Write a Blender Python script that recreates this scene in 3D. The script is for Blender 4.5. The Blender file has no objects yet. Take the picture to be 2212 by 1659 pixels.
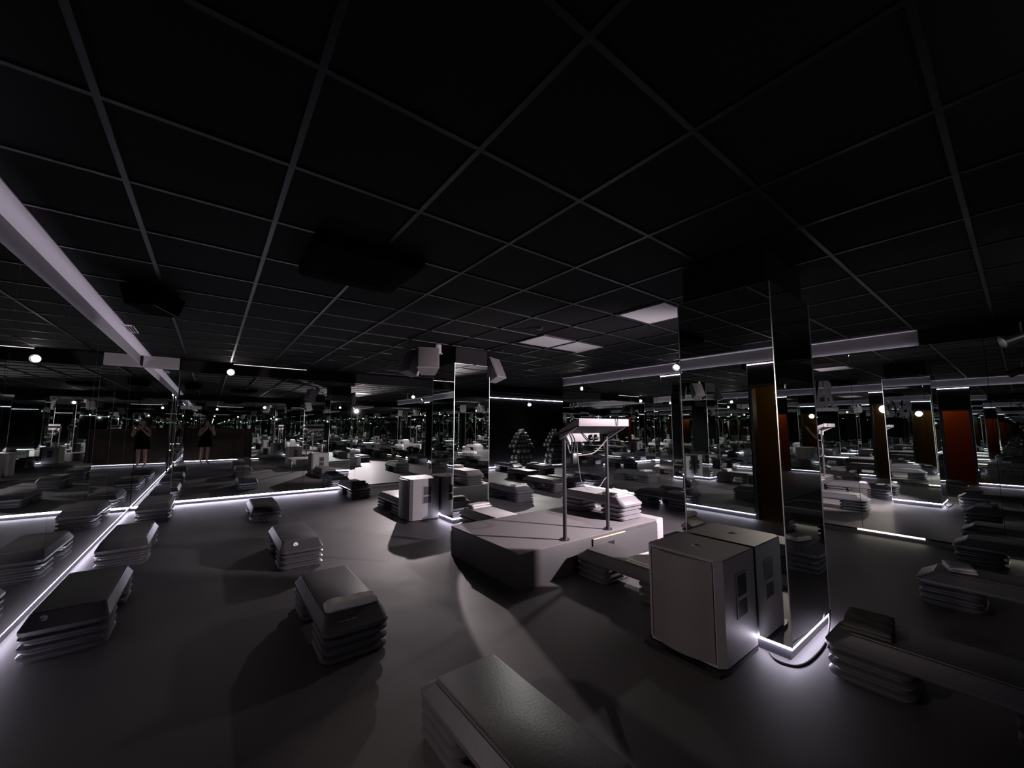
import bpy, bmesh, math, random
from mathutils import Vector, Matrix, noise
random.seed(7)
PI = math.pi
S = bpy.context.scene
COL = S.collection
H = 2.5175                      # ceiling height
XL, XR, YE, YB = -.95, 6.65, 8.95, -.95   # faces of the mirrors on the left, right, far and back walls

# ------------------------------------------------------------------ materials
def mat(name, col, rough=.6, metal=0., emit=None, strength=0., spec=.5):
    m = bpy.data.materials.new(name); m.use_nodes = True
    b = m.node_tree.nodes['Principled BSDF']
    b.inputs['Base Color'].default_value = (*col, 1)
    b.inputs['Roughness'].default_value = rough
    b.inputs['Metallic'].default_value = metal
    b.inputs['Specular IOR Level'].default_value = spec
    if emit:
        b.inputs['Emission Color'].default_value = (*emit, 1)
        b.inputs['Emission Strength'].default_value = strength
    return m

def noisy(m, scale, lo, hi, bump=0., rlo=None, rhi=None, stretch=None):
    nt = m.node_tree; b = nt.nodes['Principled BSDF']
    tc = nt.nodes.new('ShaderNodeTexCoord'); mp = nt.nodes.new('ShaderNodeMapping')
    n = nt.nodes.new('ShaderNodeTexNoise'); n.inputs['Scale'].default_value = scale; n.inputs['Detail'].default_value = 5
    if stretch: mp.inputs['Scale'].default_value = stretch
    nt.links.new(tc.outputs['Object'], mp.inputs['Vector']); nt.links.new(mp.outputs['Vector'], n.inputs['Vector'])
    r = nt.nodes.new('ShaderNodeValToRGB')
    r.color_ramp.elements[0].position = .3; r.color_ramp.elements[1].position = .7
    r.color_ramp.elements[0].color = (*lo, 1); r.color_ramp.elements[1].color = (*hi, 1)
    nt.links.new(n.outputs['Fac'], r.inputs['Fac']); nt.links.new(r.outputs['Color'], b.inputs['Base Color'])
    if bump:
        bp = nt.nodes.new('ShaderNodeBump'); bp.inputs['Strength'].default_value = bump; bp.inputs['Distance'].default_value = .004
        nt.links.new(n.outputs['Fac'], bp.inputs['Height']); nt.links.new(bp.outputs['Normal'], b.inputs['Normal'])
    if rlo is not None:
        mr = nt.nodes.new('ShaderNodeMapRange'); mr.inputs['To Min'].default_value = rlo; mr.inputs['To Max'].default_value = rhi
        nt.links.new(n.outputs['Fac'], mr.inputs['Value']); nt.links.new(mr.outputs['Result'], b.inputs['Roughness'])
    return m

LEDC = (.86, .80, 1.0)
M = {}
M['floor'] = noisy(mat('rubber_floor', (.068, .062, .066), .6, spec=.4), 2.2, (.061, .056, .060), (.076, .069, .073), .12, .50, .66)
M['ceil'] = mat('black_ceiling_tile', (.006, .006, .007), .9, spec=.15)
M['bar'] = mat('ceiling_bar', (.028, .027, .03), .42, 1.)
M['matte'] = mat('matte_black', (.003, .003, .0035), .95, spec=.03)
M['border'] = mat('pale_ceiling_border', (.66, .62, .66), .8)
M['leddim'] = mat('dim_warm_led_strip', (.9, .9, .9), .5, 0, (1., .93, .80), 3.2)
M['washglow'] = mat('ceiling_wash_glow', (.9, .9, .9), .5, 0, (1., .86, .88), 1.3)  # glow imitating light washed along the ceiling edge
M['black'] = mat('black_wall_paint', (.008, .008, .009), .8, spec=.12)
M['fascia'] = mat('grey_cove_paint', (.24, .23, .25), .7)
M['mirror'] = mat('mirror_glass', (.83, .865, .84), .008, 1.)
M['edge'] = mat('polished_glass_edge', (.55, .58, .58), .25, .6)
M['kick'] = mat('dark_kickboard', (.045, .045, .055), .3)
M['led'] = mat('led_strip_light', (.9, .9, .9), .5, 0, LEDC, 36)
M['cove'] = mat('cove_led_light', (.9, .9, .9), .5, 0, (.92, .83, 1.0), 9.5)
M['plastic'] = noisy(mat('charcoal_plastic', (.062, .06, .067), .36, spec=.6), 40, (.056, .054, .061), (.069, .066, .074), .04)
M['riser'] = mat('charcoal_riser_plastic', (.065, .063, .07), .3, spec=.6)
M['litstep'] = mat('lit_step_plastic', (.26, .24, .265), .36)  # charcoal plastic lightened: strong light put into the colour of two steps
M['litmat'] = mat('lit_step_top', (.52, .475, .50), .6)  # their top mats, lightened the same way to look strongly lit
M['mat'] = noisy(mat('black_rubber_top', (.07, .066, .07), .45, spec=.6), 90, (.062, .059, .062), (.078, .074, .078), .2)
M['towel'] = noisy(mat('white_towel_cloth', (.72, .70, .70), .95, spec=.1), 60, (.66, .64, .64), (.76, .74, .74), .4)
M['towelgrey'] = noisy(mat('dark_grey_towel_cloth', (.10, .098, .1), .95, spec=.1), 60, (.09, .088, .09), (.12, .115, .12), .4)
M['white'] = mat('white_print', (.8, .8, .8), .6)
M['letter'] = mat('grey_vinyl_lettering', (.42, .42, .43), .6)
M['greyprint'] = mat('grey_print', (.32, .31, .31), .6)
M['stagetop'] = noisy(mat('grey_carpet_top', (.23, .207, .22), .9, spec=.15), 150, (.21, .19, .20), (.255, .232, .245), .3)
M['stageside'] = noisy(mat('stage_side_panel', (.075, .07, .074), .55), 3, (.068, .064, .067), (.085, .08, .084))
M['pale'] = mat('pale_grey_panel', (.42, .38, .40), .6)
M['trimtape'] = mat('cream_edge_trim', (.75, .62, .45), .5)
M['sub'] = noisy(mat('textured_speaker_paint', (.19, .178, .185), .55), 180, (.175, .164, .17), (.205, .193, .2), .3)
M['grille'] = mat('speaker_grille', (.10, .088, .09), .6)
M['blackp'] = mat('black_plastic', (.008, .008, .009), .4)
M['steel'] = mat('dark_steel', (.09, .088, .092), .3, .5)
M['chrome'] = mat('bright_steel', (.75, .74, .74), .2, 1.)
M['cable'] = mat('black_cable', (.02, .02, .022), .5)
M['cablegrey'] = mat('grey_cable', (.22, .2, .21), .5)
M['desk'] = mat('pale_desk_panel', (.32, .285, .305), .6)
M['deskin'] = mat('dark_desk_board', (.02, .018, .02), .7)
M['fixture'] = mat('black_lamp_housing', (.02, .02, .022), .4)
M['lamp'] = mat('glowing_lamp_face', (1, 1, 1), .5, 0, (1, .95, .95), 9)
M['lampgreen'] = mat('glowing_cool_lamp_face', (1, 1, 1), .5, 0, (.95, 1, .92), 8)
M['tile'] = mat('white_ceiling_panel', (.72, .70, .74), .7)
M['speaker'] = mat('grey_speaker_cabinet', (.21, .2, .215), .6)
M['iron'] = noisy(mat('grey_cast_iron', (.4, .4, .36), .6), 30, (.33, .335, .30), (.48, .485, .43))
M['rackm'] = mat('dark_rack_steel', (.02, .02, .02), .5)
M['door'] = mat('olive_brown_paint', (.30, .20, .035), .6)
M['orange'] = mat('red_orange_paint', (.55, .10, .02), .6)
M['frame'] = mat('dark_door_frame', (.02, .018, .016), .5)
M['skin'] = mat('skin', (.55, .32, .24), .55)
M['dress'] = mat('black_dress_cloth', (.008, .008, .010), .9, spec=.1)
M['hair'] = mat('dark_brown_hair', (.035, .022, .015), .6)
M['phone'] = mat('dark_phone_body', (.02, .02, .024), .25)
M['lips'] = mat('lips', (.4, .13, .11), .5)
M['eye'] = mat('eye', (.06, .04, .03), .2)
M['paper'] = mat('white_paper', (.75, .75, .74), .8)
br = mat('dark_brown_brick', (.07, .045, .035), .8); nt = br.node_tree
tc = nt.nodes.new('ShaderNodeTexCoord'); mp = nt.nodes.new('ShaderNodeMapping'); mp.inputs['Rotation'].default_value = (PI/2, 0, 0)
bk = nt.nodes.new('ShaderNodeTexBrick'); bk.inputs['Scale'].default_value = 4.2
bk.inputs['Color1'].default_value = (.085, .055, .042, 1); bk.inputs['Color2'].default_value = (.06, .04, .032, 1); bk.inputs['Mortar'].default_value = (.015, .013, .012, 1)
nt.links.new(tc.outputs['Object'], mp.inputs['Vector']); nt.links.new(mp.outputs['Vector'], bk.inputs['Vector'])
nt.links.new(bk.outputs['Color'], nt.nodes['Principled BSDF'].inputs['Base Color'])
M['brick'] = br

# ------------------------------------------------------------------ mesh helpers
def obj(name, bm, m, parent=None, loc=None, angle=40):
    bmesh.ops.recalc_face_normals(bm, faces=bm.faces)
    me = bpy.data.meshes.new(name); bm.to_mesh(me); bm.free()
    for x in (m if isinstance(m, (list, tuple)) else [m]): me.materials.append(x)
    for p in me.polygons: p.use_smooth = True
    me.set_sharp_from_angle(angle=math.radians(angle))
    o = bpy.data.objects.new(name, me); COL.objects.link(o)
    if parent: o.parent = parent
    if loc: o.location = loc
    return o
def tag(o, label, cat, group=None):
    o['label'] = label; o['category'] = cat
    if group: o['group'] = group
    return o
def thing(name, label, cat, loc=(0, 0, 0), rz=0., group=None):
    o = bpy.data.objects.new(name, None); COL.objects.link(o)
    o.empty_display_size = .1; o.location = loc; o.rotation_euler = (0, 0, rz)
    return tag(o, label, cat, group)
def struct(name, bm, m, parent=None, **k):
    o = obj(name, bm, m, parent, **k)
    if not parent: o['kind'] = 'structure'
    return o
def dup(root, loc, rz=0., label=None, group=None, scale=None):
    r = root.copy(); COL.objects.link(r); r.location = loc; r.rotation_euler = (0, 0, rz)
    if label: r['label'] = label
    if group: r['group'] = group
    if scale: r.scale = scale
    for ch in list(root.children):
        c = ch.copy(); COL.objects.link(c); c.parent = r
        for g in ch.children:
            d = g.copy(); COL.objects.link(d); d.parent = c
    return r
def box(bm, lo, hi, bevel=0.):
    vs = [bm.verts.new((x, y, z)) for x in (lo[0], hi[0]) for y in (lo[1], hi[1]) for z in (lo[2], hi[2])]
    fs = [bm.faces.new([vs[i] for i in f]) for f in ((0, 1, 3, 2), (4, 6, 7, 5), (0, 4, 5, 1), (2, 3, 7, 6), (0, 2, 6, 4), (1, 5, 7, 3))]
    if bevel:
        es = list({e for f in fs for e in f.edges})
        bmesh.ops.bevel(bm, geom=es, offset=bevel, segments=2, affect='EDGES', profile=.5)
    return bm
def B(lo, hi, bevel=0.): return box(bmesh.new(), lo, hi, bevel)
def rrect(hx, hy, r, n=5):
    pts = []
    for cx, cy, a0 in ((hx-r, hy-r, 0), (-hx+r, hy-r, PI/2), (-hx+r, -hy+r, PI), (hx-r, -hy+r, 1.5*PI)):
        for i in range(n+1):
            a = a0 + PI/2*i/n; pts.append((cx+r*math.cos(a), cy+r*math.sin(a)))
    return pts
def loft(bm, secs, cap=True, off=(0, 0)):
    rings = []
    for z, hx, hy, r in secs:
        rings.append([bm.verts.new((x+off[0], y+off[1], z)) for x, y in rrect(hx, hy, r)])
    n = len(rings[0])
    for a, b in zip(rings, rings[1:]):
        for i in range(n): bm.faces.new((a[i], a[(i+1) % n], b[(i+1) % n], b[i]))
    if cap:
        bm.faces.new(rings[0][::-1]); bm.faces.new(rings[-1])
    return bm
def cyl(bm, p0, p1, r0, r1=None, n=16, cap=True):
    r1 = r0 if r1 is None else r1
    p0, p1 = Vector(p0), Vector(p1); q = (p1-p0).to_track_quat('Z', 'Y')
    A, C = [], []
    for i in range(n):
        a = 2*PI*i/n; d = Vector((math.cos(a), math.sin(a), 0))
        A.append(bm.verts.new(p0+q@(d*r0))); C.append(bm.verts.new(p1+q@(d*r1)))
    for i in range(n): bm.faces.new((A[i], A[(i+1) % n], C[(i+1) % n], C[i]))
    if cap: bm.faces.new(A[::-1]); bm.faces.new(C)
    return bm
def tube(bm, pts, r, n=8, sub=6):
    P = [Vector(p) for p in pts]; C = []
    for i in range(len(P)-1):
        a, b, c, d = P[max(i-1, 0)], P[i], P[i+1], P[min(i+2, len(P)-1)]
        for k in range(sub):
            t = k/sub
            C.append(.5*((2*b)+(c-a)*t+(2*a-5*b+4*c-d)*t*t+(3*b-a-3*c+d)*t**3))
    C.append(P[-1]); rings = []
    for i, p in enumerate(C):
        t = (C[min(i+1, len(C)-1)]-C[max(i-1, 0)]).normalized(); q = t.to_track_quat('Z', 'Y')
        rings.append([bm.verts.new(p+q@Vector((r*math.cos(2*PI*k/n), r*math.sin(2*PI*k/n), 0))) for k in range(n)])
    for a, b in zip(rings, rings[1:]):
        for k in range(n): bm.faces.new((a[k], a[(k+1) % n], b[(k+1) % n], b[k]))
    bm.faces.new(rings[0][::-1]); bm.faces.new(rings[-1])
    return bm
def prism(bm, pts, z0, z1):
    A = [bm.verts.new((x, y, z0)) for x, y in pts]; C = [bm.verts.new((x, y, z1)) for x, y in pts]; n = len(pts)
    for i in range(n): bm.faces.new((A[i], A[(i+1) % n], C[(i+1) % n], C[i]))
    bm.faces.new(A[::-1]); bm.faces.new(C)
    return bm
def text_bm(s, size, xs=1., ext=.002, bold=0.):
    cu = bpy.data.curves.new('lettering', 'FONT'); cu.body = s; cu.size = size; cu.extrude = ext; cu.offset = bold
    cu.align_x = 'CENTER'; cu.align_y = 'CENTER'
    o = bpy.data.objects.new('lettering', cu); COL.objects.link(o)
    me = bpy.data.meshes.new_from_object(o.evaluated_get(bpy.context.evaluated_depsgraph_get()))
    bm = bmesh.new(); bm.from_mesh(me); bmesh.ops.scale(bm, vec=(xs, 1, 1), verts=bm.verts)
    bpy.data.objects.remove(o); bpy.data.curves.remove(cu); bpy.data.meshes.remove(me)
    return bm

# ------------------------------------------------------------------ the room shell
struct('floor', B((-3.2, -1.3, -.1), (11.2, 10.8, 0)), M['floor'])
struct('ceiling', B((-3.2, -1.3, H), (11.2, 10.8, H+.1)), M['ceil'])
bm = bmesh.new()
xs = [.22+.61*k for k in range(-1, 18)]; ys = [.10+.6*k for k in range(-1, 15)]
for x in xs: box(bm, (x-.012, -.95, H-.008), (x+.012, YE if x < 5.5 else 10.4, H))
for y in ys: box(bm, (-.855 if y < 8.9 else 5.6, y-.011, H-.0075), (6.62 if y < 6.6 else 10.9, y+.011, H))
struct('trim_1', bm, M['bar'])   # the ceiling's T-bars

def wall(name, lo, hi, m='black'): return struct(name, B(lo, hi), M[m])
def mirrors(parent, axis, face, a0, a1, z0, z1, n, side, th=.012, lean=0.):
    """n mirror panels on the plane axis=face between a0 and a1, thickness going away from the room (side)"""
    w = (a1-a0)/n
    for k in range(n):
        b0, b1 = a0+k*w+.002, a0+(k+1)*w-.002
        lo, hi = sorted((face, face+side*th))
        bm = B((lo, b0, z0), (hi, b1, z1)) if axis == 'x' else B((b0, lo, z0), (b1, hi, z1))
        for f in bm.faces:
            i = 0 if axis == 'x' else 1
            f.material_index = 0 if abs(f.normal[i]) > .9 or abs((f.calc_center_median()[i]-face)) < 1e-4 else 1
        bm.normal_update()
        for f in bm.faces:
            i = 0 if axis == 'x' else 1
            f.material_index = 0 if abs(f.calc_center_median()[i]-face) < 1e-4 else 1
        obj('mirror_panel', bm, [M['mirror'], M['edge']], parent)

ZM = 2.325     # top of the tall mirrors
# left wall, with two doorways near the camera
wl = bmesh.new()
for y0, y1, z0, z1 in ((YB-.2, .72, 0, H), (.72, 1.2, 1.78, H), (1.2, 1.83, 0, H), (1.83, 2.47, 1.98, H), (2.47, YE+.2, 0, H)):
    box(wl, (XL-.14, y0, z0), (XL-.04, y1, z1))
WL = struct('wall_left', wl, M['black'])
mirrors(WL, 'x', XL, 2.49, 8.72, .07, ZM, 6, -1)
mirrors(WL, 'x', XL, 1.22, 1.81, .07, ZM, 1, -1)
mirrors(WL, 'x', XL, YB, .70, .07, ZM, 2, -1)
struct('trim_2', B((XL-.04, YB, ZM+.005), (XL-.036, 8.72, H)), M['fascia'])
bm = bmesh.new()
for a, b in ((YB, .70), (1.22, 1.81), (2.49, 8.72)): box(bm, (XL-.03, a, 0), (XL-.012, b, .062))
struct('baseboard_left', bm, M['kick'])
# far wall
WE = struct('wall_far', B((XL-.1, YE+.04, 0), (5.6, YE+.14, H)), M['black'])
mirrors(WE, 'y', YE, -.48, 5.6, .07, 2.31, 6, 1)
struct('trim_3', B((-.48, YE-.05, 2.31), (5.6, YE+.04, H)), M['black'])       # black bulkhead above the mirrors
struct('baseboard_far', B((-.48, YE+.012, 0), (5.6, YE+.03, .045)), M['kick'])
# mirrored corner pier at the left end of the far wall
PC = struct('wall_corner', B((XL-.03, YE-.20, 0), (-.49, YE+.03, H)), M['black'])
mirrors(PC, 'y', YE-.22, XL+.002, -.475, .07, 2.31, 1, 1)
mirrors(PC, 'x', -.475, YE-.215, YE-.005, .07, 2.31, 1, -1)
struct('trim_4', B((XL, YE-.205, 2.32), (-.49, YE-.20, H)), M['fascia'])
# right wall
WR = struct('wall_right', B((XR+.04, YB-.2, 0), (XR+.14, 6.66, H)), M['black'])
mirrors(WR, 'x', XR, 4.06, 6.64, .07, ZM, 3, 1)
mirrors(WR, 'x', XR, YB, 3.60, .07, ZM, 4, 1)
struct('trim_5', B((XR+.036, .68, ZM+.005), (XR+.04, 6.66, H)), M['fascia'])
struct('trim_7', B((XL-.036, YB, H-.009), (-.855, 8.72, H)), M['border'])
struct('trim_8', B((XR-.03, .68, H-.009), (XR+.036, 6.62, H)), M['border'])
struct('baseboard_right', B((XR+.012, YB, 0), (XR+.03, 6.64, .05)), M['kick'])
PR = struct('wall_pier', B((XR-.13, 3.63, 0), (XR+.04, 4.03, 2.2)), M['black'])   # shallow mirrored pier on the right wall
mirrors(PR, 'x', XR-.145, 3.615, 4.045, .07, 2.2, 2, 1)
mirrors(PR, 'y', 3.615, XR-.143, XR, .07, 2.2, 1, 1)
struct('wall_return', B((XR+.14, 6.56, 0), (11.1, 6.66, H)), M['black'])
# recess beyond the far end of the right wall
WN = struct('wall_recess', B((5.5, 10.45, 0), (11.1, 10.55, H)), M['black'])
struct('wall_recess_left', B((5.5, YE, 0), (5.6, 10.45, H)), M['black'])
struct('wall_recess_right', B((11.0, 6.66, 0), (11.1, 10.45, H)), M['black'])
struct('trim_6', B((5.6, YE-.05, 2.33), (11.0, YE+.1, H)), M['black'])
struct('baseboard_recess', B((5.6, 10.42, 0), (11.0, 10.44, .07)), M['kick'])
# wall behind the photographer
WB = struct('wall_back', B((XL-.1, YB-.14, 0), (XR+.1, YB-.04, H)), M['black'])
mirrors(WB, 'y', YB, XL, -.75, .07, ZM, 1, -1); mirrors(WB, 'y', YB, 1.35, XR, .07, ZM, 5, -1)
struct('wall_back_brick', B((-.74, YB-.04, .07), (1.34, YB, 1.25)), M['brick'])
mirrors(WB, 'y', YB, -.74, 1.34, 1.26, ZM, 2, -1)
struct('baseboard_back', B((XL, YB-.03, 0), (XR, YB-.012, .06)), M['kick'])
# lit corridor behind the doorways
struct('wall_corridor', B((-2.45, 1.5, 0), (-2.35, 3.1, H)), M['door'])
struct('wall_corridor_near', B((-2.45, .2, 0), (-2.35, 1.5, H)), M['orange'])
struct('wall_corridor_left', B((-2.45, .1, 0), (XL-.14, .2, H)), M['orange'])
struct('wall_corridor_right', B((-2.45, 3.1, 0), (XL-.14, 3.2, H)), M['door'])
def doorway(name, y0, y1, z1):
    bm = bmesh.new(); t = .035
    box(bm, (XL-.15, y0-t, 0), (XL-.01, y0, z1)); box(bm, (XL-.15, y1, 0), (XL-.01, y1+t, z1)); box(bm, (XL-.15, y0-t, z1), (XL-.01, y1+t, z1+t))
    struct(name, bm, M['frame'])
doorway('door_1', 1.855, 2.445, 1.955); doorway('door_2', .745, 1.175, 1.755)

# ------------------------------------------------------------------ pillars
def pillar(name, x0, y0, x1, y1):
    p = struct(name, B((x0+.03, y0+.03, 0), (x1-.03, y1-.03, H)), M['black'])
    zt = 2.275
    mirrors(p, 'x', x0, y0+.002, y1-.002, .075, zt, 1, 1); mirrors(p, 'x', x1, y0+.002, y1-.002, .075, zt, 1, -1)
    mirrors(p, 'y', y0, x0+.002, x1-.002, .075, zt, 1, 1); mirrors(p, 'y', y1, x0+.002, x1-.002, .075, zt, 1, -1)
    bm = bmesh.new()
    for x in (x0, x1):
        for y in (y0, y1): box(bm, (x-.0028, y-.0028, .075), (x+.0028, y+.0028, zt))
    obj('corner_trim', bm, M['edge'], p)
    obj('kickboard', B((x0+.014, y0+.014, 0), (x1-.014, y1-.014, .0605)), M['kick'], p)
    return p
pillar('pillar', 2.75, 4.92, 3.355, 5.61)
pillar('pillar.001', 2.75, .905, 3.49, 1.515)

# ------------------------------------------------------------------ LED strips
def strip(label, boxes, m='led', name='led_strip', group=None):
    bm = bmesh.new()
    for lo, hi in boxes: box(bm, lo, hi)
    return tag(obj(name, bm, M[m]), label, 'light strip', group)
zs, ze = .058, .0685
strip('long white LED strip glowing along the foot of the left mirror wall', [((XL-.0118, 2.49, .0625), (XL-.001, 8.72, .0695))])
strip('short white LED strip on the left wall between the doorways', [((XL-.0118, 1.22, .0625), (XL-.001, 1.81, .0695))])
strip('white LED strip at the foot of the left wall beside the person', [((XL-.0118, YB+.02, .0625), (XL-.001, .70, .0695))])
strip('white LED strip glowing along the foot of the far mirror wall', [((-.47, YE+.0005, .0455), (2.35, YE+.0118, ze))])
strip('short white LED strip at the foot of the narrow mirrored corner pier', [((XL+.01, YE-.2195, .045), (-.48, YE-.2065, ze))])
strip('white LED strip at the right wall foot, beyond the shallow pier', [((XR+.0005, 4.06, .0505), (XR+.0118, 6.62, ze))])
strip('white LED strip at the right wall foot, nearer than the shallow pier', [((XR+.0005, 1.9, .0505), (XR+.0118, 3.6, ze))])
strip('dim warm LED strip at the right wall foot, just right of the near pillar', [((XR+.0005, .78, .0505), (XR+.0118, 1.38, ze))], 'leddim')
strip('dim warm LED strip at the right wall foot, far right of the photo', [((XR+.0005, YB+.1, .0505), (XR+.0118, .2, ze))], 'leddim')
strip('added glowing strip imitating the light wash where the far bulkhead meets the ceiling', [((.27, YE-.0575, H-.012), (1.5, YE-.0505, H-.005))], 'washglow')  # added strip, imitates the wash of light on the ceiling here
strip('white LED strip along the foot of the black wall behind the dumbbell racks', [((5.7, 10.405, .05), (10.9, 10.419, .068))])
strip('white LED strip along the foot of the brown brick wall behind the person', [((-.7, YB-.0115, .0605), (1.6, YB-.0005, .0695))])
def ring(x0, y0, x1, y1, d=.001):
    return [((x0+d, y0+d, .061), (x1-d, y0+d+.011, .0745)), ((x0+d, y1-d-.011, .061), (x1-d, y1-d, .0745)),
            ((x0+d, y0+d, .061), (x0+d+.011, y1-d, .0745)), ((x1-d-.011, y0+d, .061), (x1-d, y1-d, .0745))]
strip('LED strip around the foot of the mirrored pillar beyond the stage', ring(2.75, 4.92, 3.355, 5.61))
strip('LED strip around the foot of the mirrored pillar touching the near subwoofer', ring(2.75, .905, 3.49, 1.515))
# uplights tucked behind the top edge of the mirrors
strip('cove LED strip lighting the ceiling edge along the left wall', [((XL-.034, YB, ZM-.03), (XL-.022, 8.72, ZM-.02))], 'cove')
strip('cove LED strip lighting the ceiling edge along the right wall', [((XR+.022, .70, ZM-.03), (XR+.034, 6.62, ZM-.02))], 'cove')
strip('short cove LED strip above the narrow mirrored corner pier', [((XL+.01, YE-.2065, 2.297), (-.50, YE-.2055, 2.305))], 'led')
strip('thin LED line along the top of the black wall behind the dumbbell racks', [((5.7, 10.437, 2.297), (10.9, 10.451, 2.303))], 'led')

# ------------------------------------------------------------------ aerobic steps
def make_step(nr, label):
    t = thing('aerobic_step', label, 'step platform')
    zb = .05*nr; zt = zb+.10
    bm = bmesh.new()
    loft(bm, [(zb+.001, .176, .482, .045), (zb+.004, .186, .496, .05), (zb+.012, .190, .500, .05), (zb+.030, .190, .500, .05), (zb+.034, .187, .492, .047),
              (zb+.086, .166, .410, .030), (zb+.094, .161, .402, .026), (zb+.0945, .150, .391, .022)])
    obj('platform', bm, M['plastic'], t, angle=22)
    bm = bmesh.new()
    loft(bm, [(zt-.006, .154, .396, .02), (zt-.001, .157, .399, .022), (zt+.002, .156, .398, .022), (zt+.0035, .153, .395, .02)])
    obj('top_mat', bm, M['mat'], t)
    rb = None
    for k in range(nr):
        for s in (-1, 1):
            if rb is None:
                bm = bmesh.new()
                loft(bm, [(0, .164, .146, .045), (.005, .164, .146, .045), (.009, .176, .158, .05), (.018, .189, .171, .056),
                          (.032, .190, .172, .056), (.039, .180, .162, .052), (.043, .164, .146, .045), (.0495, .164, .146, .045)])
                rb = obj('riser', bm, M['riser'], t, angle=30); o = rb
            else:
                o = rb.copy(); COL.objects.link(o)
            o.parent = t; o.location = (0, s*.322, .05*k)
    return t
G = 'step platforms set out across the studio floor'
P3 = make_step(3, 'step platform with a rolled white towel near the front, left of the stage'); P3['group'] = G
P3.location = (.76, 2.96, 0)
P2r = make_step(2, 'low step platform in front of the far mirror wall, beyond the one numbered 8'); P2r['group'] = G
P2r.location = (.71, 7.15, 0)
def step(x, y, label, sc=None): return dup(P3, (x, y, 0), 0, label, G, sc)
s8 = step(.77, 4.77, 'step platform with a white number 8 on its front end')
sL1 = step(-.62, 4.03, 'dark step platform nearest the camera along the left mirror wall')
step(-.61, 5.83, 'middle one of three step platforms along the left mirror wall')
step(-.58, 8.05, 'step platform in the far corner beside the left mirror wall')
step(2.34, 8.2, 'tall dark step platform hiding the end of the far LED strip, grey towel on it')
step(2.52, 6.32, 'step platform half hidden behind the subwoofer at the far pillar')
def pale(t):                      # same step in lightened colours, standing in for strong light on it
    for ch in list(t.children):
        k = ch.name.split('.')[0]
        m = {'platform': M['litstep'], 'riser': M['litstep'], 'top_mat': M['litmat']}.get(k)
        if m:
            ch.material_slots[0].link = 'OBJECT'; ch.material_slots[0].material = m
pale(step(2.98, 4.34, 'step platform painted brightly lit between stage and far pillar, towel at its far end', (1.1, .95, 1)))
step(4.62, 6.1, 'step platform right of the far pillar with a pale folded towel on its near end', (1.08, 1.08, 1))
step(6.5, 7.95, 'step platform with a brightly lit near end, between far pillar and dumbbell racks')
step(7.3, 9.65, 'step platform in front of the LED line below the left dumbbell rack')
step(7.77, 8.75, 'dark step platform in front of the right dumbbell rack')
step(5.87, 6.45, 'dark step platform just left of the left desk pole', (1, 1.05, 1))
step(6.36, 6.32, 'dark step platform seen between the two desk poles by the right wall end')
sst = step(3.87, 3.25, 'step platform painted brightly lit on the stage, crumpled towel on its near end'); sst.location.z = .3005; pale(sst)
step(6.29, 3.85, 'step platform along the right mirror wall below the shallow mirrored pier')
step(2.92, 2.09, 'step platform squeezed between the stage front and the near subwoofer')
step(2.95, .26, 'big dark step platform in the right foreground beside the near pillar')
step(1.0, 1.25, 'blurred dark step platform at the bottom centre of the foreground')
step(4.65, .1, 'dark step platform at the right edge with a white folded towel')
step(6.2, .02, 'dark step platform standing against the right wall LED strip')
step(4.75, 2.1, 'step platform on the right side of the room hidden behind the near pillar')
# marks on the steps
o = obj('number_label', text_bm('8', .082, 1., .001, .004), M['white'], s8)
o.rotation_euler = (math.radians(57), 0, 0); o.location = (-.055, -.449, .209)
o = obj('number_label', text_bm('3', .075, 1., .001, .003), M['greyprint'], sL1)
o.rotation_euler = (math.radians(57), 0, 0); o.location = (-.095, -.449, .209)
bm = bmesh.new()
for k in range(9):
    w = .006 + .004*((k*7) % 3)/2
    box(bm, (-.05+k*.0115, -.006, 0), (-.05+k*.0115+w, .006, .0015))
o = obj('brand_print', bm, M['greyprint'], P3)
o.rotation_euler = (math.radians(57), 0, 0); o.location = (-.055, -.449, .209)

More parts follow.
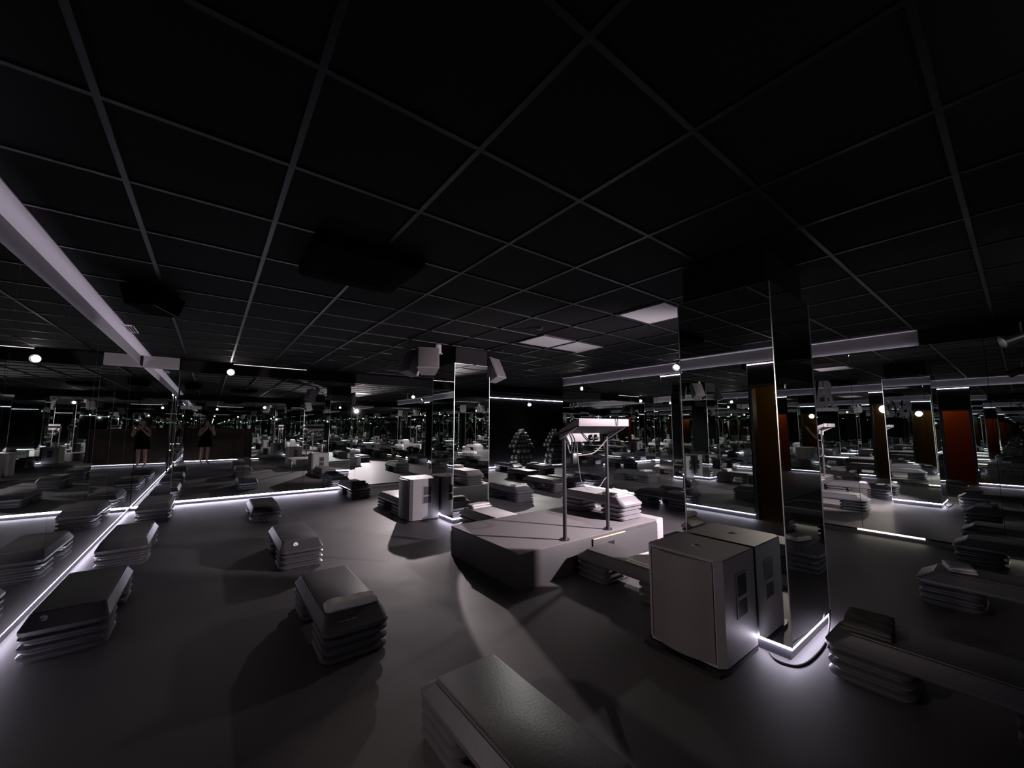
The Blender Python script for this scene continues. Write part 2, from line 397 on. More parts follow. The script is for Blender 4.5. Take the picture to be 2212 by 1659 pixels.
# ------------------------------------------------------------------ towels
def towel(name, label, x, y, z, lx, ly, lz, rz=0., m='towel', amp=.006, seed=0, group='folded towels left on the step platforms', layers=2):
    bm = bmesh.new()
    for L in range(layers):
        z0, z1 = lz*L/layers, lz*(L+1)/layers*.985
        ox, oy = (.008*math.sin(seed+3*L), .006*math.cos(seed*2+L))
        nx, ny = 26, 14; hx, hy = lx/2*(1-.03*L), ly/2*(1-.05*L)
        def P(i, j, top):
            u, v = -1+2*i/nx, -1+2*j/ny
            px, py = u*hx+ox, v*hy+oy
            e = min(1, (1-abs(u))*7+.15)*min(1, (1-abs(v))*5+.15); e = e**.5
            zc = (z0+z1)/2; h = (z1-z0)/2*e
            n = noise.noise(Vector((px*14+seed, py*14, L*2.+top)))*amp
            n2 = noise.noise(Vector((px*9, py*9+seed, 5.)))*amp
            zz = zc + (h+n*e if top else -h)
            if not top and L == 0: zz = max(zz, 0)
            return (px+n2, py+n2*.7, max(zz, 0))
        T = [[bm.verts.new(P(i, j, 1)) for j in range(ny+1)] for i in range(nx+1)]
        D = [[bm.verts.new(P(i, j, 0)) for j in range(ny+1)] for i in range(nx+1)]
        for i in range(nx):
            for j in range(ny):
                bm.faces.new((T[i][j], T[i+1][j], T[i+1][j+1], T[i][j+1])); bm.faces.new((D[i][j], D[i][j+1], D[i+1][j+1], D[i+1][j]))
        for i in range(nx):
            bm.faces.new((T[i][0], D[i][0], D[i+1][0], T[i+1][0])); bm.faces.new((T[i][ny], T[i+1][ny], D[i+1][ny], D[i][ny]))
        for j in range(ny):
            bm.faces.new((T[0][j], T[0][j+1], D[0][j+1], D[0][j])); bm.faces.new((T[nx][j], D[nx][j], D[nx][j+1], T[nx][j+1]))
    o = obj(name, bm, M[m], None, (x, y, z), 60); o.rotation_euler = (0, 0, rz)
    return tag(o, label, 'towel', group)
ZT = .2535
towel('rolled_towel', 'white rolled towel across the near end of the step left of the stage', .745, 2.605, ZT, .30, .10, .05, math.radians(-3), amp=.012, seed=1, layers=1)
towel('folded_towel', 'white folded towel on the step between the stage and the far pillar', 2.98, 4.60, ZT, .31, .14, .06, math.radians(4), seed=2)
towel('folded_towel', 'crumpled white towel on the step standing on the stage', 3.87, 3.0, ZT+.3, .29, .20, .05, math.radians(12), amp=.014, seed=3)
towel('folded_towel', 'grey folded towel on the tall dark step before the far mirror wall', 2.33, 7.91, ZT, .27, .16, .045, 0, 'towelgrey', seed=4)
towel('folded_towel', 'pale folded towel on the near end of the step right of the far pillar', 4.62, 5.79, ZT, .30, .17, .04, math.radians(5), 'towel', seed=5)
towel('folded_towel', 'white folded towel on the step between stage and near subwoofer', 2.91, 1.93, ZT, .29, .24, .035, math.radians(-3), seed=6)
towel('folded_towel', 'dark towel bump on the far end of the right foreground step', 2.95, .60, ZT, .30, .20, .045, .1, 'towelgrey', seed=7)
towel('folded_towel', 'white folded towel on the dark step at the right edge', 4.65, .38, ZT, .22, .15, .045, .25, seed=8)
towel('folded_towel', 'small pale towel on the step before the left dumbbell rack', 7.3, 9.35, ZT, .26, .14, .05, 0, seed=9)
towel('folded_towel', 'pale towel on the dark step before the right dumbbell rack', 7.76, 8.98, ZT, .27, .14, .04, 0, seed=10)
towel('folded_towel', 'small pale towel on the dark step between the two desk poles', 6.36, 6.05, ZT, .26, .12, .035, 0, seed=11)
towel('folded_towel', 'pale towel on the step below the shallow mirrored pier', 6.29, 3.6, ZT, .26, .2, .04, 0, seed=12)

# ------------------------------------------------------------------ stage with the instructor's desk
SX0, SX1, SY0, SY1, SZ = 2.10, 4.10, 2.615, 3.78, .30
st = thing('stage', 'low dark stage box with a grey carpet top in the middle of the room', 'stage', (3.1, 3.17, 0))
def sl(x, y, z): return (x-3.1, y-3.17, z)
obj('body', B(sl(SX0, SY0, 0), sl(SX1, SY1, SZ-.012), .003), M['stageside'], st)
obj('carpet_top', B(sl(SX0-.004, SY0-.004, SZ-.012), sl(SX1+.004, SY1+.004, SZ), .004), M['stagetop'], st)
pn = obj('access_panel', B(sl(3.0, SY0-.014, .0), sl(SX1-.01, SY0, .268), .002), M['stageside'], st)
obj('panel_trim', B(sl(3.0, SY0-.019, .262), sl(3.5, SY0-.001, .270), .001), M['trimtape'], pn)
bm = B(sl(3.22, SY0-.016, .155), sl(3.32, SY0-.013, .210)); obj('hand_hole', bm, M['blackp'], pn)
obj('edge_strip', B(sl(SX0-.006, SY1-.012, .06), sl(SX0+.004, SY1+.004, SZ-.05), .001), M['white'], st)
t = tag(obj('stage_module', B((4.112, SY0+.02, 0), (4.26, SY1-.1, .296), .003), M['pale']), 'narrow pale box closing the right end of the stage', 'stage box')
dk = thing('instructor_desk', 'two-pole instructor desk with a pale tilted tray standing on the stage', 'desk', (3.0, 2.68, SZ))
def dl(x, y, z): return (x-3.0, y-2.68, z-SZ)
for x, zt in ((2.69, 1.235), (3.315, 1.25)):
    bm = bmesh.new(); cyl(bm, dl(x, 2.675, SZ+.008), dl(x, 2.675, zt), .019, n=20)
    p = obj('pole', bm, M['steel'], dk)
    bm = bmesh.new(); cyl(bm, dl(x, 2.675, SZ), dl(x, 2.675, SZ+.010), .045, n=24)
    cyl(bm, dl(x, 2.675, SZ+.01), dl(x, 2.675, SZ+.03), .026, .021, n=20)
    obj('base_flange', bm, M['steel'], p)
    for k in range(4):
        a = PI/4+k*PI/2; c = (x+.036*math.cos(a), 2.675+.036*math.sin(a))
        bm = bmesh.new(); cyl(bm, dl(*c, SZ+.009), dl(*c, SZ+.018), .008, .006, n=10); obj('bolt', bm, M['chrome'], p)
# tray: underside rises from the poles towards the camera, pale lip at the high edge
def quadbox(bm, a, b, c, d, th):
    a, b, c, d = map(Vector, (a, b, c, d)); n = (b-a).cross(d-a).normalized()*th
    vs = [bm.verts.new(v) for v in (a, b, c, d, a+n, b+n, c+n, d+n)]
    for f in ((0, 1, 2, 3), (7, 6, 5, 4), (0, 4, 5, 1), (1, 5, 6, 2), (2, 6, 7, 3), (3, 7, 4, 0)): bm.faces.new([vs[i] for i in f])
    return bm
xa, xb, yn, yf = 2.655, 3.385, 2.455, 2.70
tr = obj('tray', quadbox(bmesh.new(), dl(xa, yn, 1.365), dl(xb, yn, 1.365), dl(xb, yf, 1.288), dl(xa, yf, 1.288), -.010), M['deskin'], dk)
obj('tray_lip', B(dl(xa-.004, yn-.014, 1.357), dl(xb+.004, yn, 1.430), .003), M['desk'], tr)
for x in (xa, xb-.012):
    obj('side_board', quadbox(bmesh.new(), dl(x, yn, 1.360), dl(x, yf, 1.225), dl(x, yf, 1.318), dl(x, yn, 1.428), .012), M['desk'], tr)
obj('rear_board', B(dl(2.72, 2.665, 1.205), dl(3.20, 2.679, 1.288), .003), M['desk'], dk)
# plugs, cables
def cab(label, pts, r, m='cable'):
    return tag(obj('cable', tube(bmesh.new(), pts, r), M[m]), label, 'cable', 'cables hanging from the instructor desk')
cab('grey cable sagging under the desk from pole to pole', [(3.29, 2.65, 1.22), (3.2, 2.655, 1.15), (3.08, 2.65, 1.09), (2.92, 2.65, 1.075), (2.80, 2.66, 1.08), (2.74, 2.655, 1.12), (2.715, 2.655, 1.2)], .006, 'cablegrey')
cab('thin grey cable looping low below the desk', [(2.84, 2.65, 1.20), (2.85, 2.64, 1.0), (2.87, 2.63, .84), (2.94, 2.63, .76), (3.04, 2.63, .735), (3.15, 2.63, .76), (3.21, 2.64, .80), (3.285, 2.66, .83)], .004, 'cablegrey')
cab('black cable arching over the left end of the rear board', [(2.74, 2.655, 1.295), (2.775, 2.65, 1.28), (2.80, 2.645, 1.24), (2.815, 2.65, 1.19), (2.80, 2.655, 1.10)], .006)
cab('second black cable arching over the left end of the rear board', [(2.73, 2.655, 1.29), (2.755, 2.645, 1.26), (2.77, 2.645, 1.2), (2.765, 2.65, 1.11), (2.79, 2.655, 1.04)], .006)
cab('black cable running slantwise across the rear board', [(2.93, 2.658, 1.292), (2.98, 2.652, 1.25), (3.04, 2.655, 1.20), (3.08, 2.655, 1.17)], .005)
cab('short black cable loop on the desk lip', [(3.17, 2.437, 1.432), (3.175, 2.434, 1.40), (3.19, 2.434, 1.365), (3.205, 2.434, 1.40), (3.205, 2.437, 1.432)], .003)
for x, lab in ((3.06, 'left black plug on the rear board of the desk'), (3.13, 'right black plug on the rear board of the desk')):
    bm = B((x-.012, 2.63, 1.215), (x+.012, 2.664, 1.275), .004); box(bm, (x-.03, 2.636, 1.23), (x+.03, 2.658, 1.245), .003)
    tag(obj('plug', bm, M['blackp']), lab, 'plug', 'plugs on the instructor desk')
bm = bmesh.new(); cyl(bm, (2.70, 2.65, 1.265), (2.735, 2.645, 1.20), .014, n=14); cyl(bm, (2.735, 2.645, 1.20), (2.745, 2.643, 1.182), .009, n=12)
tag(obj('microphone', bm, M['white']), 'pale stubby connector clipped to the top of the left desk pole', 'connector')
bm = B((2.75, 2.62, 1.0), (2.83, 2.66, 1.10), .008)
tag(obj('junction_box', bm, M['blackp']), 'small black box hanging among the desk cables', 'box')

# ------------------------------------------------------------------ subwoofers
def make_sub(label):
    t = thing('subwoofer', label, 'speaker', (2.28, 1.315, 0))
    # plan in local coordinates: grille faces -x, handles on the two y sides
    D, W, Hh = .455, .235, .60
    bm = prism(bmesh.new(), [(.05, -W), (D, -W), (D, W), (.05, W), (.012, W-.035), (.012, -W+.035)], .028, Hh)
    bmesh.ops.bevel(bm, geom=[e for e in bm.edges if abs(e.verts[0].co.z-e.verts[1].co.z) < 1e-5 and e.verts[0].co.z > .5], offset=.005, segments=2, affect='EDGES')
    obj('cabinet', bm, M['sub'], t)
    pts = [(.012, W-.04)] + [(-.036+.048*(abs(k-5)/5.)**2, (W-.045)*(1-k/5.)) for k in range(11)] + [(.012, -W+.04)]
    bm = prism(bmesh.new(), pts, .045, Hh-.012); obj('grille', bm, M['grille'], t, angle=25)
    for s in (-1, 1):
        y = s*(W+.002)
        h = bmesh.new()
        for lo, hi in (((.195, .245), (.205, .495)), ((.325, .245), (.335, .495)), ((.195, .245), (.335, .255)), ((.195, .485), (.335, .495))):
            box(h, (lo[0], y-.003, lo[1]), (hi[0], y+.003, hi[1]), .001)
        box(h, (.20, y-.004, .345), (.33, y+.005, .368), .003)
        hd = obj('handle', h, M['sub'], t)
        obj('handle_recess', B((.205, y-.0025, .255), (.325, y+.0002, .485)), M['blackp'], hd)
    bm = prism(bmesh.new(), [(-.05, -.16), (-.03, -W+.005), (.03, -W-.008), (D-.01, -W-.004), (D-.01, W+.004), (.03, W+.008), (-.03, W-.005), (-.05, .16)], .0, .022)
    obj('skid_plate', bm, M['blackp'], t)
    bm = bmesh.new(); box(bm, (-.012, -.02, .085), (-.004, .004, .115), .001); b = obj('badge', bm, M['blackp'], t)
    bm = bmesh.new(); box(bm, (-.016, -.021, .082), (-.008, -.018, .118)); box(bm, (-.016, .002, .082), (-.008, .005, .118)); obj('badge_rim', bm, M['greyprint'], b)
    bm = bmesh.new(); cyl(bm, (.22, 0, Hh-.001), (.22, 0, Hh+.004), .03, .027, n=24); ps = obj('pole_socket', bm, M['greyprint'], t)
    bm = bmesh.new(); cyl(bm, (.22, 0, Hh+.002), (.22, 0, Hh+.0055), .017, n=20); obj('socket_hole', bm, M['blackp'], ps)
    return t
sb = make_sub('large black subwoofer in front, backed against the near mirrored pillar')
sb['group'] = 'subwoofers against the pillars'
dup(sb, (2.28, 5.545, 0), 0, 'black subwoofer standing against the far mirrored pillar beyond the stage')

# ------------------------------------------------------------------ cable on the floor around the near pillar
tag(obj('floor_cable', tube(bmesh.new(), [(2.74, 1.02, .006), (2.69, .97, .006), (2.688, .92, .006), (2.72, .875, .006), (2.81, .852, .006), (2.95, .846, .006), (3.1, .85, .006), (3.27, .87, .01), (3.38, .885, .05), (3.42, .89, .12)], .006), M['cable']),
    'thin black cable curving on the floor around the foot of the near pillar', 'cable')

# ------------------------------------------------------------------ ceiling fittings
for x0, y0, lab in ((3.275, 3.59, 'left half of the pale flat ceiling light pair, switched off'), (3.885, 3.59, 'right half of the pale flat ceiling light pair, switched off'),
                    (3.275, 1.93, 'dim pale flat ceiling light nearer the near pillar, switched off')):
    t = thing('ceiling_light', lab, 'ceiling light', (x0+.295, y0+.27, H-.012), 0, 'flat ceiling light panels')
    obj('diffuser', B((-.275, -.255, 0), (.275, .255, .003)), M['tile'], t)
    bm = bmesh.new()
    for lo, hi in (((-.295, -.275), (-.275, .275)), ((.275, -.275), (.295, .275)), ((-.275, -.275), (.275, -.255)), ((-.275, .255), (.275, .275))):
        box(bm, (lo[0], lo[1], -.002), (hi[0], hi[1], .010))
    obj('frame', bm, M['bar'], t)
ac = thing('air_conditioner', 'dark square ceiling air conditioning cassette, barely visible', 'air conditioner', (.78, 2.78, 2.43))
obj('face_plate', loft(bmesh.new(), [(0, .27, .27, .02), (.012, .33, .33, .03), (.03, .345, .345, .03), (.086, .345, .345, .03)]), M['matte'], ac)
bm = bmesh.new()
for k in range(7): box(bm, (-.2, -.2+k*.06, -.004), (.2, -.17+k*.06, 0))
obj('intake_grille', bm, M['matte'], ac)
for s, (lx, ly) in ((1, (.012, .2)), (-1, (.012, .2))):
    obj('louver', B((s*.292-lx, -ly, .002), (s*.292+lx, ly, .008)), M['matte'], ac)
    obj('louver', B((-ly, s*.292-lx, .002), (ly, s*.292+lx, .008)), M['matte'], ac)
t = thing('air_vent', 'small pale air vent in the bright ceiling edge by the left wall', 'vent', (-.835, 6.42, H-.012), 0)
bm = bmesh.new()
for lo, hi in (((-.05, -.22), (-.04, .22)), ((.04, -.22), (.05, .22)), ((-.05, -.22), (.05, -.21)), ((-.05, .21), (.05, .22))): box(bm, (lo[0], lo[1], 0), (hi[0], hi[1], .011))
obj('frame', bm, M['tile'], t)
bm = bmesh.new()
for k in range(3): box(bm, (-.032+k*.024, -.205, .003), (-.024+k*.024, .205, .009))
obj('slat', bm, M['tile'], t)
t = thing('ceiling_speaker', 'black box speaker hung under the ceiling near the left wall', 'speaker', (-.45, 4.42, 2.33), math.radians(-20))
bm = bmesh.new(); loft(bm, [(0, .10, .20, .01), (.16, .13, .23, .01)]); obj('cabinet', bm, M['matte'], t)
obj('lit_edge_strip', B((.094, -.2, -.002), (.10, .2, .004)), M['greyprint'], t)  # grey strip painting the light caught on the box's lower edge
bm = bmesh.new(); cyl(bm, (0, 0, .16), (0, 0, .1875), .03); obj('mount', bm, M['blackp'], t)
def pa(label, loc, rz, tilt):
    t = thing('pillar_speaker', label, 'speaker', loc, rz, 'speakers mounted high on the far pillar'); t.rotation_euler = (tilt, 0, rz)
    bm = prism(bmesh.new(), [(-.10, -.10), (.10, -.10), (.15, .10), (-.15, .10)], -.17, .17)
    bmesh.ops.bevel(bm, geom=list(bm.edges), offset=.006, segments=2, affect='EDGES'); obj('cabinet', bm, M['speaker'], t)
    obj('grille', B((-.135, .10, -.155), (.135, .108, .155), .003), M['grille'], t)
    bm = B((-.018, -.125, -.08), (.018, -.10, .14)); obj('bracket', bm, M['blackp'], t)
    return t
pa('grey wall speaker on the left side of the far pillar, angled down', (2.36, 4.98, 2.26), math.radians(155), math.radians(24))
pa('small grey speaker on the right side of the far pillar', (3.47, 4.98, 2.23), math.radians(205), math.radians(24))
pa('second grey speaker on the left side of the far pillar, turned away', (2.30, 5.36, 2.27), math.radians(95), math.radians(20))
for lab, x, y in (('tiny smoke detector on the ceiling left of the pale lights', 3.0, 3.35), ('tiny smoke detector on the ceiling near the far pillar', 3.45, 4.75)):
    bm = bmesh.new(); cyl(bm, (x, y, H-.03), (x, y, H-.008), .03, .045, n=20); tag(obj('smoke_detector', bm, M['bar']), lab, 'detector', 'smoke detectors')

# ------------------------------------------------------------------ spotlights: fixture + real lamp
def spot(label, loc, aim, power, size=70, blend=.4, col=(1, .90, .90), r=.032, lampm='lamp', radius=.03, back=.10, snoot=0.):
    loc, aim = Vector(loc), Vector(aim); d = (aim-loc).normalized()
    t = thing('spotlight', label, 'spotlight', loc, 0, 'small spotlights around the room')
    bm = bmesh.new(); cyl(bm, -d*back, d*(snoot-.004), r*.95, r*1.25, n=20, cap=False); cyl(bm, -d*(back+.012), -d*back, r*.5, r*.95, n=20)
    obj('housing', bm, M['fixture'], t)
    bm = bmesh.new(); cyl(bm, -d*.03, -d*.026, r*1.02, n=20); obj('lens', bm, M[lampm], t)
    bm = bmesh.new(); cyl(bm, -d*back*.6, Vector((-d.x*back*.6, -d.y*back*.6, max(.05, min(.14, H-loc.z)))), .008, n=10); obj('stem', bm, M['fixture'], t)
    L = bpy.data.lights.new('spot_lamp', 'SPOT'); L.energy = power; L.spot_size = math.radians(size); L.spot_blend = blend; L.color = col; L.shadow_soft_size = radius
    lo = bpy.data.objects.new('spot_lamp', L); COL.objects.link(lo); lo.parent = t; lo.location = d*(snoot+.02)
    lo.rotation_euler = (d).to_track_quat('-Z', 'Y').to_euler()
    return t
spot('glowing spotlight on the black bulkhead over the far mirrors', (.235, 8.84, 2.35), (.9, 2, 2.3), .8, 168, .3, r=.05)
spot('added spotlight on the far bulkhead, standing in for light off the far pillar', (3.66, 8.78, 2.02), (1.86, 2.2, 0), 800, 7.2, .15, col=(1, .86, .88), r=.026, lampm='fixture', radius=.02)  # added lamp, replaces the beam bounced off the mirrored pillar
spot('spotlight hung on the right side of the room, aimed across the stage', (5.1, .0, 2.06), (3.4, 3.6, .5), 1050, 72, .4, col=(1, .87, .92), r=.036, snoot=.06, radius=.05)
spot('bright spotlight at the top of the right mirror wall above the shallow pier', (6.50, 3.66, 2.40), (3.2, 3.3, .35), 200, 36, .8, r=.05, radius=.08)
spot('glowing spotlight in front of the black wall between the dumbbell racks', (8.69, 10.28, 2.10), (7.5, 8.5, 0.2), 260, 96, .7, col=(1, .97, .93), lampm='lampgreen', r=.055)
spot('small spotlight on the far bulkhead aimed at the floor before the far pillar', (3.8, 8.80, 2.05), (2.30, 6.1, 0), 380, 45, 1.0, col=(1, .86, .88), r=.034)
spot('small spotlight on the back wall behind the person', (1.7, -.86, 2.12), (2.2, 8, 1.7), 4, 120, .6, r=.04)
spot('small spotlight on the back wall toward the right corner', (4.7, -.86, 2.12), (4.2, 8, 1.7), 4, 120, .6, r=.04)
spot('small spotlight at the top of the right mirror wall near its far end', (6.5, 5.9, 2.2), (1.0, 5.6, 1.5), 4, 120, .6, r=.035, lampm='lampgreen')
t = thing('ceiling_spotlight', 'dark cylindrical ceiling spotlight just left of the far pillar', 'spotlight', (2.51, 5.0, H-.13))
bm = bmesh.new(); cyl(bm, (0, 0, .006), (0, 0, .13), .055, n=24); obj('housing', bm, M['speaker'], t)
bm = bmesh.new(); cyl(bm, (0, 0, 0), (0, 0, .008), .075, .07, n=24); obj('rim', bm, M['tile'], t)
# warm lamp in the corridor
L = bpy.data.lights.new('corridor_lamp', 'POINT'); L.energy = 6; L.color = (1, .62, .25); L.shadow_soft_size = .08
lo = bpy.data.objects.new('corridor_lamp', L); COL.objects.link(lo); lo.location = (-2.1, 1.6, 2.3)

L = bpy.data.lights.new('corridor_spot', 'SPOT'); L.energy = 130; L.color = (1, .82, .76); L.spot_size = math.radians(44); L.spot_blend = .7; L.shadow_soft_size = .10
lo = bpy.data.objects.new('corridor_spot', L); COL.objects.link(lo); lo.location = (-2.2, 2.40, 1.88)
lo.rotation_euler = (Vector((2.3, 1.1, .35))-lo.location).to_track_quat('-Z', 'Y').to_euler()

# ------------------------------------------------------------------ dumbbell racks
def dumbbell_mesh():
    bm = bmesh.new(); cyl(bm, (0, -.06, 0), (0, .06, 0), .016, n=10)
    for s in (-1, 1): cyl(bm, (0, s*.05, 0), (0, s*.125, 0), .060, .056, n=6)
    o = obj('dumbbell', bm, M['iron'], None); return o
first = None
def dumb(x, y, z, sc, label, group):
    global first
    if first is None: first = o = dumbbell_mesh()
    else: o = first.copy(); COL.objects.link(o)
    o.location = (x, y, z+.053*sc); o.scale = (sc, sc, sc); o.rotation_euler = (0, 0, 0)
    tag(o, label, 'dumbbell', group)
TIERS = [(.10, 4, 1.45), (.30, 4, 1.3), (.50, 3, 1.25), (.68, 6, 1.1), (.82, 5, 1.05), (.95, 4, 1.0), (1.07, 3, .95), (1.185, 1, .9)]
for cx_, cy_, nm in ((8.12, 10.02, 'left'), (9.62, 10.02, 'right')):
    t = thing('dumbbell_rack', 'tiered dumbbell rack in the recess, the %s one of two' % nm, 'rack', (cx_, cy_, 0), 0, 'dumbbell racks before the black wall')
    bm = bmesh.new()
    for s in (-1, 1): box(bm, (s*.03-.015, .205, 0), (s*.03+.015, .235, 1.02))
    box(bm, (-.25, -.15, 0), (.25, .25, .02)); obj('upright', bm, M['rackm'], t)
    for z, n, sc in TIERS:
        w = n*.125*sc/2+.01
        obj('shelf', B((-w, -.18, z-.012), (w, .21, z)), M['rackm'], t)
        for k in range(n):
            dumb(cx_+(k-(n-1)/2)*.128*sc, cy_, z, sc, 'grey dumbbell stacked on the %s rack before the black wall' % nm, 'dumbbells on the %s rack' % nm)
tag(obj('paper_sign', B((9.50, 9.83, 1.06), (9.62, 9.832, 1.14)), M['paper']), 'small white paper sign on the right dumbbell rack', 'sign')

# ------------------------------------------------------------------ vinyl lettering on the right mirror
sg = thing('wall_lettering', 'tall grey letters spelling POWER stuck on the right mirror wall', 'lettering', (XR-.002, 1.76, 1.785))
for k, ch in enumerate('POWER'):
    o = obj('letter', text_bm(ch, .48, .36, .0012, .02), M['letter'], sg)
    o.rotation_euler = (PI/2, 0, -PI/2); o.location = (0, .20-.098*k, 0)

# ------------------------------------------------------------------ the photographer, seen in the mirrors
def skin_obj(name, chains, m, parent, subdiv=2):
    me = bpy.data.meshes.new(name); vs, es, rad, roots = [], [], [], []
    idx = {}
    for ch in chains:
        prev = None
        for key, p, r in ch:
            if key in idx: i = idx[key]
            else:
                i = len(vs); vs.append(p); rad.append(r)
                if key: idx[key] = i
            if prev is not None and (prev, i) not in es: es.append((prev, i))
            prev = i
    me.from_pydata(vs, es, []); me.materials.append(m)
    o = bpy.data.objects.new(name, me); COL.objects.link(o); o.parent = parent
    md = o.modifiers.new('Skin', 'SKIN'); md.use_smooth_shade = True
    # one root per connected piece
    adj = {i: set() for i in range(len(vs))}
    for a, b in es: adj[a].add(b); adj[b].add(a)
    seen = set()
    for i, sv in enumerate(me.skin_vertices[0].data):
        r = rad[i]; sv.radius = r if isinstance(r, tuple) else (r, r); sv.use_root = False
    for i in range(len(vs)):
        if i in seen: continue
        me.skin_vertices[0].data[i].use_root = True; st_ = [i]
        while st_:
            a = st_.pop()
            if a in seen: continue
            seen.add(a); st_ += list(adj[a])
    if subdiv:
        sd = o.modifiers.new('Subdivision', 'SUBSURF'); sd.levels = sd.render_levels = subdiv
    return o
pr = thing('person', 'person in a black sleeveless dress photographing with both hands raised', 'person', (-.13, -.36, 0), math.radians(-22))
Z0 = .03
arms = []
body = [[('pel', (0, 0, .86), (.14, .10)), ('waist', (0, 0, 1.0), (.115, .085)), ('chest', (0, 0, 1.16), (.135, .095)), ('ucl', (0, 0, 1.275), (.06, .055)), ('neck', (0, .01, 1.345), .042), ('h0', (0, .02, 1.40), (.055, .06)), ('h1', (0, .028, 1.47), (.075, .088)), ('h2', (0, .018, 1.545), (.066, .078))]]
for s in (-1, 1):
    body.append([('pel', 0, 0), ('hip%d' % s, (s*.085, 0, .80), .085), ('knee%d' % s, (s*.095, .015, .45), .052), ('calf%d' % s, (s*.097, -.01, .32), .047), ('ank%d' % s, (s*.10, -.015, .08), .030), ('foot%d' % s, (s*.105, .05, .035), (.036, .026)), ('toe%d' % s, (s*.115, .13, .025), (.036, .018))])
    body.append([('ucl', 0, 0), ('cl%d' % s, (s*.095, 0, 1.272), .054), ('sh%d' % s, (s*.165, .005, 1.255), .048), ('ua%d' % s, (s*.205, .055, 1.13), .042), ('el%d' % s, (s*.235, .10, 1.02), .038), ('fa%d' % s, (s*.20, .18, 1.11), .034), ('wr%d' % s, (s*.118, .285, 1.245), .024), ('pm%d' % s, (s*.098, .325, 1.30), (.022, .034)), ('pk%d' % s, (s*.090, .345, 1.345), (.018, .036))])
    for f in range(4):
        bz = 1.325+.0
        y = .318+.018*f; L = (.9, 1., .96, .8)[f]
        body.append([(None, (s*.092, y+.006, 1.335+.004*f), .0085), (None, (s*.088, y+.014, 1.362+.010*f*.4), .0085), (None, (s*(.078), y+.022, 1.362+.028*L), .008), (None, (s*(.062), y+.026, 1.368+.030*L), .007)])
    body.append([(None, (s*.094, .318, 1.30), .0095), (None, (s*.078, .312, 1.325), .0095), (None, (s*.066, .316, 1.348), .0085), (None, (s*.056, .322, 1.358), .0075)])
body = [[(k, p, r) for k, p, r in ch] for ch in body]
bd = skin_obj('body', body, M['skin'], pr)
bm = bmesh.new()
prof = [(.60, .225, .165), (.75, .20, .15), (.88, .175, .135), (1.0, .152, .118), (1.12, .158, .125), (1.19, .148, .112), (1.25, .118, .095), (1.30, .098, .082)]
rings = []
for z, a, b in prof:
    rings.append([bm.verts.new((a*math.cos(2*PI*k/28)*(1+.03*math.sin(k*3)*(z < .8)), .0+b*math.sin(2*PI*k/28), z)) for k in range(28)])
for A, C in zip(rings, rings[1:]):
    for k in range(28): bm.faces.new((A[k], A[(k+1) % 28], C[(k+1) % 28], C[k]))
bmesh.ops.solidify(bm, geom=bm.faces[:], thickness=.006)
obj('dress', bm, M['dress'], pr, angle=80)
bm = bmesh.new(); bmesh.ops.create_icosphere(bm, subdivisions=3, radius=1)
for v in bm.verts:
    x, y, z = v.co
    n = .03*noise.noise(v.co*3)
    if z < .1 and y < .3: v.co = Vector((x*.105*(1+n), y*.09-.035, 1.50+z*.19*(1+n)))
    else: v.co = Vector((x*.10*(1+n), min(y, .55)*.115-.005, 1.515+z*.095*(1+n)))
obj('hair', bm, M['hair'], pr, angle=80)
for s in (-1, 1):
    bm = bmesh.new(); bmesh.ops.create_uvsphere(bm, u_segments=12, v_segments=8, radius=.011, matrix=Matrix.Translation((s*.030, .106, 1.485))); obj('eye', bm, M['eye'], pr)
    bm = bmesh.new(); bmesh.ops.create_uvsphere(bm, u_segments=10, v_segments=8, radius=1, matrix=Matrix.Translation((s*.078, .02, 1.465)) @ Matrix.Diagonal((.010, .018, .03, 1))); obj('ear', bm, M['skin'], pr)
bm = bmesh.new(); cyl(bm, (0, .105, 1.485), (0, .128, 1.452), .007, .013, n=10); obj('nose', bm, M['skin'], pr)
bm = bmesh.new(); bmesh.ops.create_uvsphere(bm, u_segments=12, v_segments=6, radius=1, matrix=Matrix.Translation((0, .103, 1.425)) @ Matrix.Diagonal((.022, .010, .007, 1))); obj('mouth', bm, M['lips'], pr)
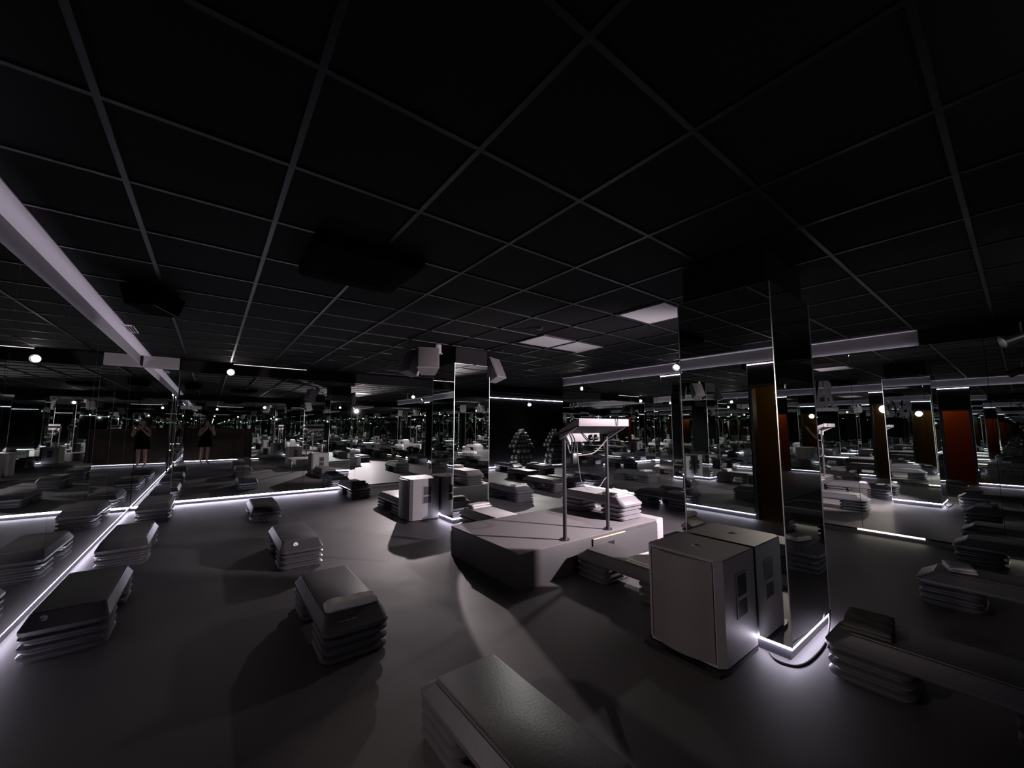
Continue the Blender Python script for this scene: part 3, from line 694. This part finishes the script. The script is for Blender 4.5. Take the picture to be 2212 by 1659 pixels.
ph = thing('phone', 'dark phone held up in front of the face by the person', 'phone', (-.004, -.018, 1.35), math.radians(-22))
obj('body', B((-.078, -.009, -.038), (.078, -.001, .038), .003), M['phone'], ph)
bm = bmesh.new(); box(bm, (-.072, -.011, -.034), (.072, -.0085, .034)); obj('screen', bm, mat('lit_phone_screen', (.02, .02, .02), .2, 0, (.6, .6, .7), .6), ph)
bm = bmesh.new(); cyl(bm, (.052, -.002, .022), (.052, .001, .022), .009, n=16); cyl(bm, (.052, -.002, -.004), (.052, .001, -.004), .009, n=16); obj('lens_ring', bm, M['blackp'], ph)

# ------------------------------------------------------------------ world, camera, view
w = bpy.data.worlds.new('dark'); S.world = w; w.use_nodes = True
w.node_tree.nodes['Background'].inputs['Color'].default_value = (.02, .018, .03, 1); w.node_tree.nodes['Background'].inputs['Strength'].default_value = .02
FPX, CX, CY, W_, H_ = 841.95, 1103.0, 841.1, 2212., 1659.
cam = bpy.data.cameras.new('camera'); co = bpy.data.objects.new('camera', cam); COL.objects.link(co); S.camera = co
cam.sensor_fit = 'HORIZONTAL'; cam.sensor_width = 36.; cam.lens = FPX/W_*36.
cam.shift_x = (W_/2-CX)/W_; cam.shift_y = (CY-H_/2)/W_
cam.clip_start = .004; cam.clip_end = 100
pit, roll, yaw = math.radians(5.496), math.radians(.0911), math.radians(37.4276)
fw = Vector((math.sin(yaw)*math.cos(pit), math.cos(yaw)*math.cos(pit), math.sin(pit)))
rt = Vector((math.cos(yaw), -math.sin(yaw), 0)); up = rt.cross(fw)
rt, up = rt*math.cos(roll)+up*math.sin(roll), up*math.cos(roll)-rt*math.sin(roll)
co.matrix_world = Matrix((rt, up, -fw)).transposed().to_4x4() @ Matrix.Identity(4)
co.location = (0, 0, 1.35)
S.view_settings.view_transform = 'Standard'; S.view_settings.look = 'None'; S.view_settings.gamma = 1; S.view_settings.use_curve_mapping = False
S.view_settings.exposure = .34
c = S.cycles
c.max_bounces = 20; c.glossy_bounces = 18; c.diffuse_bounces = 1; c.caustics_reflective = False; c.caustics_refractive = False
c.sample_clamp_indirect = 4.0
